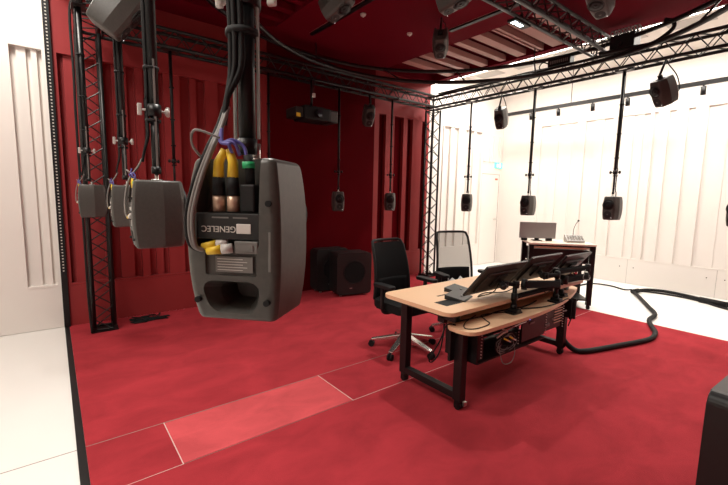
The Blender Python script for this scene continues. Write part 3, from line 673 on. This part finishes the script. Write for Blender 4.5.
# monitors
def monitor(lab, x, ytop, ztop, rz, w=.50):
    h = .315; tilt = math.atan2(.20, .245)
    yb, zb = ytop+.20, ztop-.245
    t = thing('monitor', lab, 'monitor', (x, (ytop+yb)/2, (ztop+zb)/2), (tilt, 0, rz))   # local z up the screen, +y screen side
    MB().box((-w/2, -.004, -h/2), (w/2, .014, h/2), .004).build('panel', M['monitor_back'], t)
    MB().box((-w/2+.012, .0135, -h/2+.014), (w/2-.012, .0150, h/2-.012)).build('screen', M['screen'], t)
    MB().box((-w*.36, -.016, -h*.38), (w*.36, -.003, h*.28), .005).build('rear_housing', M['monitor_back'], t)
    MB().box((-w*.33, -.0175, h*.18), (w*.33, -.0155, h*.20)).build('vent_line', M['rubber'], t)
    MB().box((-.06, -.030, -.06), (.06, -.014, .06), .003).build('mount_plate', M['plastic'], t)
    MB().cyl((0, -.036, 0), (0, -.075, 0), .022, 14).ball((0, -.08, 0), .028).build('swivel_joint', M['alu' if x > 3.7 else 'monitor_back'], t)
    return t
monitor('tilted flat monitor at the left end of the row, seen from behind', 2.63, 1.60, 1.015, .0, .53)
monitor('tilted flat monitor in the middle of the row, seen from behind', 3.205, 1.60, 1.035, .0, .50)
monitor('tilted flat monitor at the right end of the row, with a bright swivel joint', 3.77, 1.59, 1.005, 0, .50)
# arms
def arm(lab, px, segs, zp, py=1.62):
    t = thing('monitor_stand', lab, 'monitor stand', (px, py, .620))
    MB().prism(rrect(-.06, -.045, .06, .045, .01), 0, .012, .003).box((-.03, -.05, .010), (.03, .03, .035), .004).build('base_plate', M['black'], t)
    MB().cyl((0, 0, .01), (0, 0, zp), .017, 14).cyl((0, 0, .03), (0, 0, .07), .024, 14).build('post', M['black'], t)
    for a, b_, hw, hh in segs:
        A, B = Vector(a), Vector(b_); D = (B-A).to_track_quat('X', 'Z').to_matrix().to_4x4(); D.translation = A; Ln = (B-A).length
        m = MB(); m.box((-.02, -hw, -hh), (Ln+.02, hw, hh), .010, D); m.build('arm_segment', M['arm_black'], t)
        MB().cyl((A.x, A.y, A.z-hh-.012), (A.x, A.y, A.z+hh+.012), .024, 14).build('joint', M['plastic'], t); MB().cyl((B.x, B.y, B.z-hh-.01), (B.x, B.y, B.z+hh+.01), .022, 14).build('joint', M['plastic'], t)
    return t
arm('black monitor arm clamped on the lower shelf behind the left monitor', 2.76, [((.0, -.01, .225), (-.10, .02, .235), .016, .014), ((0, 0, .125), (.52, -.02, .135), .018, .018)], .25)
arm('black monitor arm clamped on the lower shelf between the middle and right monitors', 3.38, [((-.02, -.02, .16), (-.56, -.02, .225), .022, .030), ((.0, .0, .235), (-.20, .0, .25), .02, .016)], .27, 1.60)
arm('bulky black spring arm holding the right monitor', 3.60, [((.0, -.03, .16), (.36, -.06, .155), .02, .026), ((.40, -.05, .235), (-.16, -.02, .25), .024, .022)], .20, 1.66)
tag(MB().tube(smooth_pts([(3.88, 1.58, .85), (3.80, 1.56, .78), (3.98, 1.58, .745), (4.02, 1.60, .78), (3.9, 1.62, .80)]), .004, 7).build('arm_cable', M['cable_grey']), 'grey cable loop hanging from the right monitor arm', 'cable')
tag(MB().tube(smooth_pts([(2.60, 1.66, .86), (2.62, 1.72, .78), (2.55, 1.80, .74), (2.72, 1.85, .737), (2.86, 1.78, .737), (2.95, 1.75, .76), (2.9, 1.66, .82)]), .004, 7).build('desk_cable', M['rubber']), 'black cable looping on the desktop under the left monitor', 'cable')
tag(MB().tube(smooth_pts([(3.12, 1.60, .82), (3.2, 1.60, .72), (3.32, 1.60, .74), (3.38, 1.55, .80), (3.44, 1.58, .76)]), .004, 7).build('arm_cable', M['rubber']), 'black cable sagging between the middle and right monitor arms', 'cable')

# ================================================================== CHAIRS
def chair(lab, loc, rz, base_rot, see, zt=1.05):
    t = thing('office_chair', lab, 'chair', (loc[0], loc[1], 0), (0, 0, rz))      # sitter faces -y
    for k in range(5):
        a = base_rot - rz + 2*PI*k/5; c, s = math.cos(a), math.sin(a)
        m = MB(); A, B = Vector((.03*c, .03*s, .135)), Vector((.33*c, .33*s, .072))
        D = (B-A).to_track_quat('X', 'Z').to_matrix().to_4x4(); D.translation = A
        tt = bmesh.new(); Ln = (B-A).length
        vs = [tt.verts.new(p) for p in ((0, -.034, -.026), (0, .034, -.026), (0, .034, .020), (0, -.034, .020), (Ln, -.021, -.010), (Ln, .021, -.010), (Ln, .021, .012), (Ln, -.021, .012))]
        for f in ((0, 1, 2, 3), (7, 6, 5, 4), (0, 4, 5, 1), (1, 5, 6, 2), (2, 6, 7, 3), (3, 7, 4, 0)): tt.faces.new([vs[i] for i in f])
        bmesh.ops.bevel(tt, geom=tt.edges[:], offset=.005, segments=2, profile=.5, affect='EDGES'); m._add(tt, D)
        arm_ = m.build('star_base_arm', M['alu'], t)
        cx_, cy_ = .33*c, .33*s
        MB().cyl((cx_-.020*s*1.2, cy_+.020*c*1.2, .03), (cx_-.006*s, cy_+.006*c, .03), .030, 18).cyl((cx_+.020*s*1.2, cy_-.020*c*1.2, .03), (cx_+.006*s, cy_-.006*c, .03), .030, 18).cyl((cx_, cy_, .03), (cx_, cy_, .075), .009, 10).build('caster', M['rubber'], arm_)
    MB().cyl((0, 0, .10), (0, 0, .16), .036, 20).build('hub', M['alu'], t)
    MB().cyl((0, 0, .14), (0, 0, .30), .026, 16).cyl((0, 0, .28), (0, 0, .40), .016, 14).build('gas_lift', M['black'], t)
    MB().box((-.10, -.12, .37), (.10, .16, .42), .015).cyl((.05, 0, .395), (.24, .02, .395), .008, 8).build('mechanism', M['plastic'], t)
    # seat: padded cushion
    tt = bmesh.new(); bmesh.ops.create_grid(tt, x_segments=14, y_segments=14, size=1)
    seat = MB(); P = rrect(-.25, -.25, .25, .24, .09, 6)
    seat.prism(P, .42, .50, .022).build('seat', M['mesh_fabric'], t); tt.free()
    # backrest, curved frame
    zb = .50; zt_ = zt; N = 10
    def bk(u, v):   # u -1..1, v 0..1
        wv = .235 - .035*v; z = zb + (zt_-zb)*v
        y = .245 + .045*math.sin(v*PI*.9)*-1*.6 + .11*max(v, 0)**1.4 - .045*(u*u)
        return Vector((u*wv, y, z))
    edge = [bk(-1, v/10) for v in range(0, 10)] + [bk(-.93, .985), bk(-.78, 1.0)] + [bk(u/5, 1.0) for u in range(-3, 4)] + [bk(.78, 1.0), bk(.93, .985)] + [bk(1, v/10) for v in range(9, -1, -1)]
    edge += [bk(.8, -.02), bk(0, -.03), bk(-.8, -.02), bk(-1, 0)]
    MB().tube(edge, .014, 8, False).build('back_frame', M['plastic'], t)
    tt = bmesh.new(); G = [[tt.verts.new(bk(-1+2*i/10, j/12*.995)) for i in range(11)] for j in range(13)]
    for j in range(12):
        for i in range(10): tt.faces.new((G[j][i], G[j][i+1], G[j+1][i+1], G[j+1][i]))
    m = MB(); m._add(tt, None, True); o = m.build('back_mesh', M['see_mesh'], t)
    # lumbar pad
    tt = bmesh.new(); G = [[tt.verts.new(bk(-.88+1.76*i/10, .06+j/6*.27)+Vector((0, .012, 0))) for i in range(11)] for j in range(7)]
    for j in range(6):
        for i in range(10): tt.faces.new((G[j][i], G[j][i+1], G[j+1][i+1], G[j+1][i]))
    m = MB(); m._add(tt, None, True); o = m.build('lumbar_pad', M['mesh_fabric'], t)
    sm = o.modifiers.new('s', 'SOLIDIFY'); sm.thickness = .03
    if not see:
        tt = bmesh.new(); G = [[tt.verts.new(bk(-.96+1.92*i/10, .02+j/12*.94)+Vector((0, -.014, 0))) for i in range(11)] for j in range(13)]
        for j in range(12):
            for i in range(10): tt.faces.new((G[j][i], G[j][i+1], G[j+1][i+1], G[j+1][i]))
        m = MB(); m._add(tt, None, True); m.build('back_fabric', M['mesh_fabric'], t)
    MB().tube(smooth_pts([(0, .14, .39), (0, .28, .40), (0, .31, .50), (0, .285, .66)]), [.024]*25, 10).build('back_support', M['plastic'], t)
    for s in (-1, 1):
        MB().tube(smooth_pts([(s*.14, .02, .40), (s*.25, .02, .41), (s*.285, .02, .47), (s*.285, .02, .655)]), .020, 10).build('armrest_post', M['plastic'], t)
        MB().prism(rrect(s*.285-.042, -.13, s*.285+.042, .13, .035, 5), .652, .682, .008).build('armrest_pad', M['plastic'], t)
    return t
chair('black mesh office chair with polished star base at the left end of the desk', (2.66, 2.70), RAD(0), RAD(59), False, 1.055)
chair('black office chair with see-through mesh back, seen against the white wall', (3.52, 2.68), RAD(-20), RAD(142), True, 1.10)
# cloth on the second chair's armrest/seat
tt = bmesh.new(); G = []
for j in range(9):
    row = []
    for i in range(13):
        x, y = -.17+.34*i/12, -.10+.20*j/8
        row.append(tt.verts.new((x, y+.02*math.sin(i), .012+.045*abs(math.sin(i*.9+j*.4))+.02*math.sin(j*1.3)*math.cos(i*.6)+.012)))
    G.append(row)
for j in range(8):
    for i in range(12): tt.faces.new((G[j][i], G[j][i+1], G[j+1][i+1], G[j+1][i]))
m = MB(); m._add(tt, None, True); o = m.build('folded_cloth', M['cloth']); tag(o, 'crumpled light grey cloth lying on the seat of the see-through chair', 'cloth'); o.location = (3.46, 2.62, .50); o.rotation_euler = (0, 0, -.6); o.scale = (1, 1, 1.7)
o.modifiers.new('s', 'SOLIDIFY').thickness = .006

# ================================================================== RACK CART + ITEMS
def yaw_frame(p): return p
CA = RAD(-48)
ct = thing('equipment_cart', 'black framed equipment cart with pale top before the white wall', 'cart', (5.62, 2.70, 0), (0, 0, CA))
cw = .43
MB().box((-cw, -.26, .875), (cw, .26, .90), .003).build('cart_top', M['cart_pale'], ct)
for sx in (-1, 1):
    for sy in (-1, 1):
        lg = MB().box((sx*(cw-.035)-.03, sy*.22-.03, .06), (sx*(cw-.035)+.03, sy*.22+.03, .875), .003).build('leg', M['black'], ct)
        MB().cyl((sx*(cw-.035)-.015, sy*.22, .032), (sx*(cw-.035)+.015, sy*.22, .032), .032, 16).build('caster', M['rubber'], lg)
MB().box((-cw+.06, -.20, .825), (cw-.06, -.18, .845)).build('pull_shelf_edge', M['wood'], ct)
MB().box((-cw+.06, -.18, .62), (cw-.06, .20, .81), .004).build('rack_unit', M['label_black'], ct)
MB().box((-cw+.04, -.24, .12), (cw-.04, .24, .14)).box((-cw+.05, .19, .14), (cw-.05, .21, .60)).build('lower_tray', M['black'], ct)
b = MB()
for k in range(5): b.cyl((-cw+.12+.09*k, -.262, .888), (-cw+.13+.09*k, -.266, .888), .006, 8)
b.build('edge_pins', M['silver'], ct)
MB().box((-cw+.06, -.20, .848), (cw-.06, -.19, .872)).build('front_rail', M['black'], ct)
Mx = Matrix.Translation((5.62, 2.70, 0)) @ Matrix.Rotation(CA, 4, 'Z')
p = Mx @ Vector((-.26, .05, .90))
t = thing('display_panel', 'grey flat display standing on the left of the equipment cart', 'display', p, (0, 0, CA+.05))
MB().box((-.25, -.012, .035), (.25, .012, .265), .004).build('panel', M['grey_panel'], t)
MB().box((-.06, -.06, 0), (.06, .09, .010), .003).box((-.03, .01, .005), (.03, .02, .08)).build('stand', M['plastic'], t)
MB().box((-.22, -.03, 0), (-.14, .02, .035), .004).box((.12, -.03, 0), (.20, .02, .04), .004).build('foot', M['plastic'], t)
p = Mx @ Vector((.22, -.02, .90))
t = thing('talkback_unit', 'grey desktop control box with gooseneck microphone on the equipment cart', 'intercom', p, (0, 0, CA))
MB().prism([(-.07, 0), (.09, 0), (.09, .10), (.05, .10), (-.07, .03)], -.115, .115, .003, Matrix(((0, 0, 1, 0), (1, 0, 0, 0), (0, 1, 0, 0), (0, 0, 0, 1)))).build('housing', M['grey_panel'], t)
b = MB(); sl_ = math.atan2(.07, .12)
for i in range(6):
    for j in range(3):
        yy = -.055+.032*j; b.box((-.10+.036*i, yy, .038+(yy+.07)*.58), (-.078+.036*i, yy+.02, .046+(yy+.08)*.58))
b.build('key', M['label'], t)
g_ = MB().tube(smooth_pts([(-.0, .07, .10), (.0, .06, .18), (.01, .03, .25), (.02, -.02, .30)]), .0045, 8).build('gooseneck', M['black'], t)
MB().ball((.022, -.03, .308), .013, (1, 1.4, 1)).build('microphone_head', M['plastic'], g_)

# ================================================================== FLOOR CABLES
def fcable(name, lab, pts, r, m='rubber', z=None):
    return tag(MB().tube(smooth_pts([(x, y, (r if len(p_) < 3 else p_[2])) for p_ in pts for x, y in [p_[:2]]], 8), r, 10).build(name, M[m]), lab, 'cable')
fcable('cable_hose', 'thick black cable hose snaking from the desk over red carpet onto white floor', [(3.93, 1.84, .30), (3.94, 1.76, .12), (3.97, 1.66, .03), (4.05, 1.57), (4.45, 1.45), (4.95, 1.32), (5.27, 1.35), (5.50, 1.45), (5.79, 1.56), (6.15, 1.60), (6.55, 1.80), (7.05, 2.06), (7.38, 2.25)], .026)
fcable('cable_run', 'black cable bundle curving along the white wall to the right edge', [(7.38, 2.25), (7.72, 2.18), (7.86, 2.0), (7.85, 1.75), (7.74, 1.45), (7.62, 1.18), (7.55, .9), (7.4, .5)], .024)
fcable('floor_cable', 'thin black cable from behind the desk to the cable junction', [(6.4, 3.0), (7.0, 3.0), (7.5, 2.95), (7.62, 2.7), (7.50, 2.42), (7.40, 2.28, .05)], .012)
fcable('floor_cable', 'second thinner black cable beside the bundle by the white wall', [(7.40, 2.22, .04), (7.68, 2.02), (7.70, 1.70), (7.60, 1.40), (7.45, 1.20), (7.3, .9)], .013)
tag(MB().tube([(7.36, 2.25, .03), (7.52, 2.22, .03)], .036, 10).build('cable_clamp', M['rubber']), 'black sleeve where the cable hose meets the wall bundle', 'sleeve')
tag(MB().tube([(7.62, 1.45, .035), (7.55, 1.12, .035)], .045, 8).build('cable_sleeve', M['rubber']), 'black connector sleeve on the bundle near the right edge', 'sleeve')
t = thing('cable_heap', 'small tangle of thin black cables on carpet beside the left truss tower', 'cable', (.80, 5.10, 0))
for j in range(7):
    P = [(random.uniform(-.18, .22), random.uniform(-.11, .11), .006+.008*j*random.random()) for k in range(7)]
    MB().tube(smooth_pts(P, 5), .006, 6).build('strand', M['rubber'], t)
bpy.data.objects.remove(BODY)
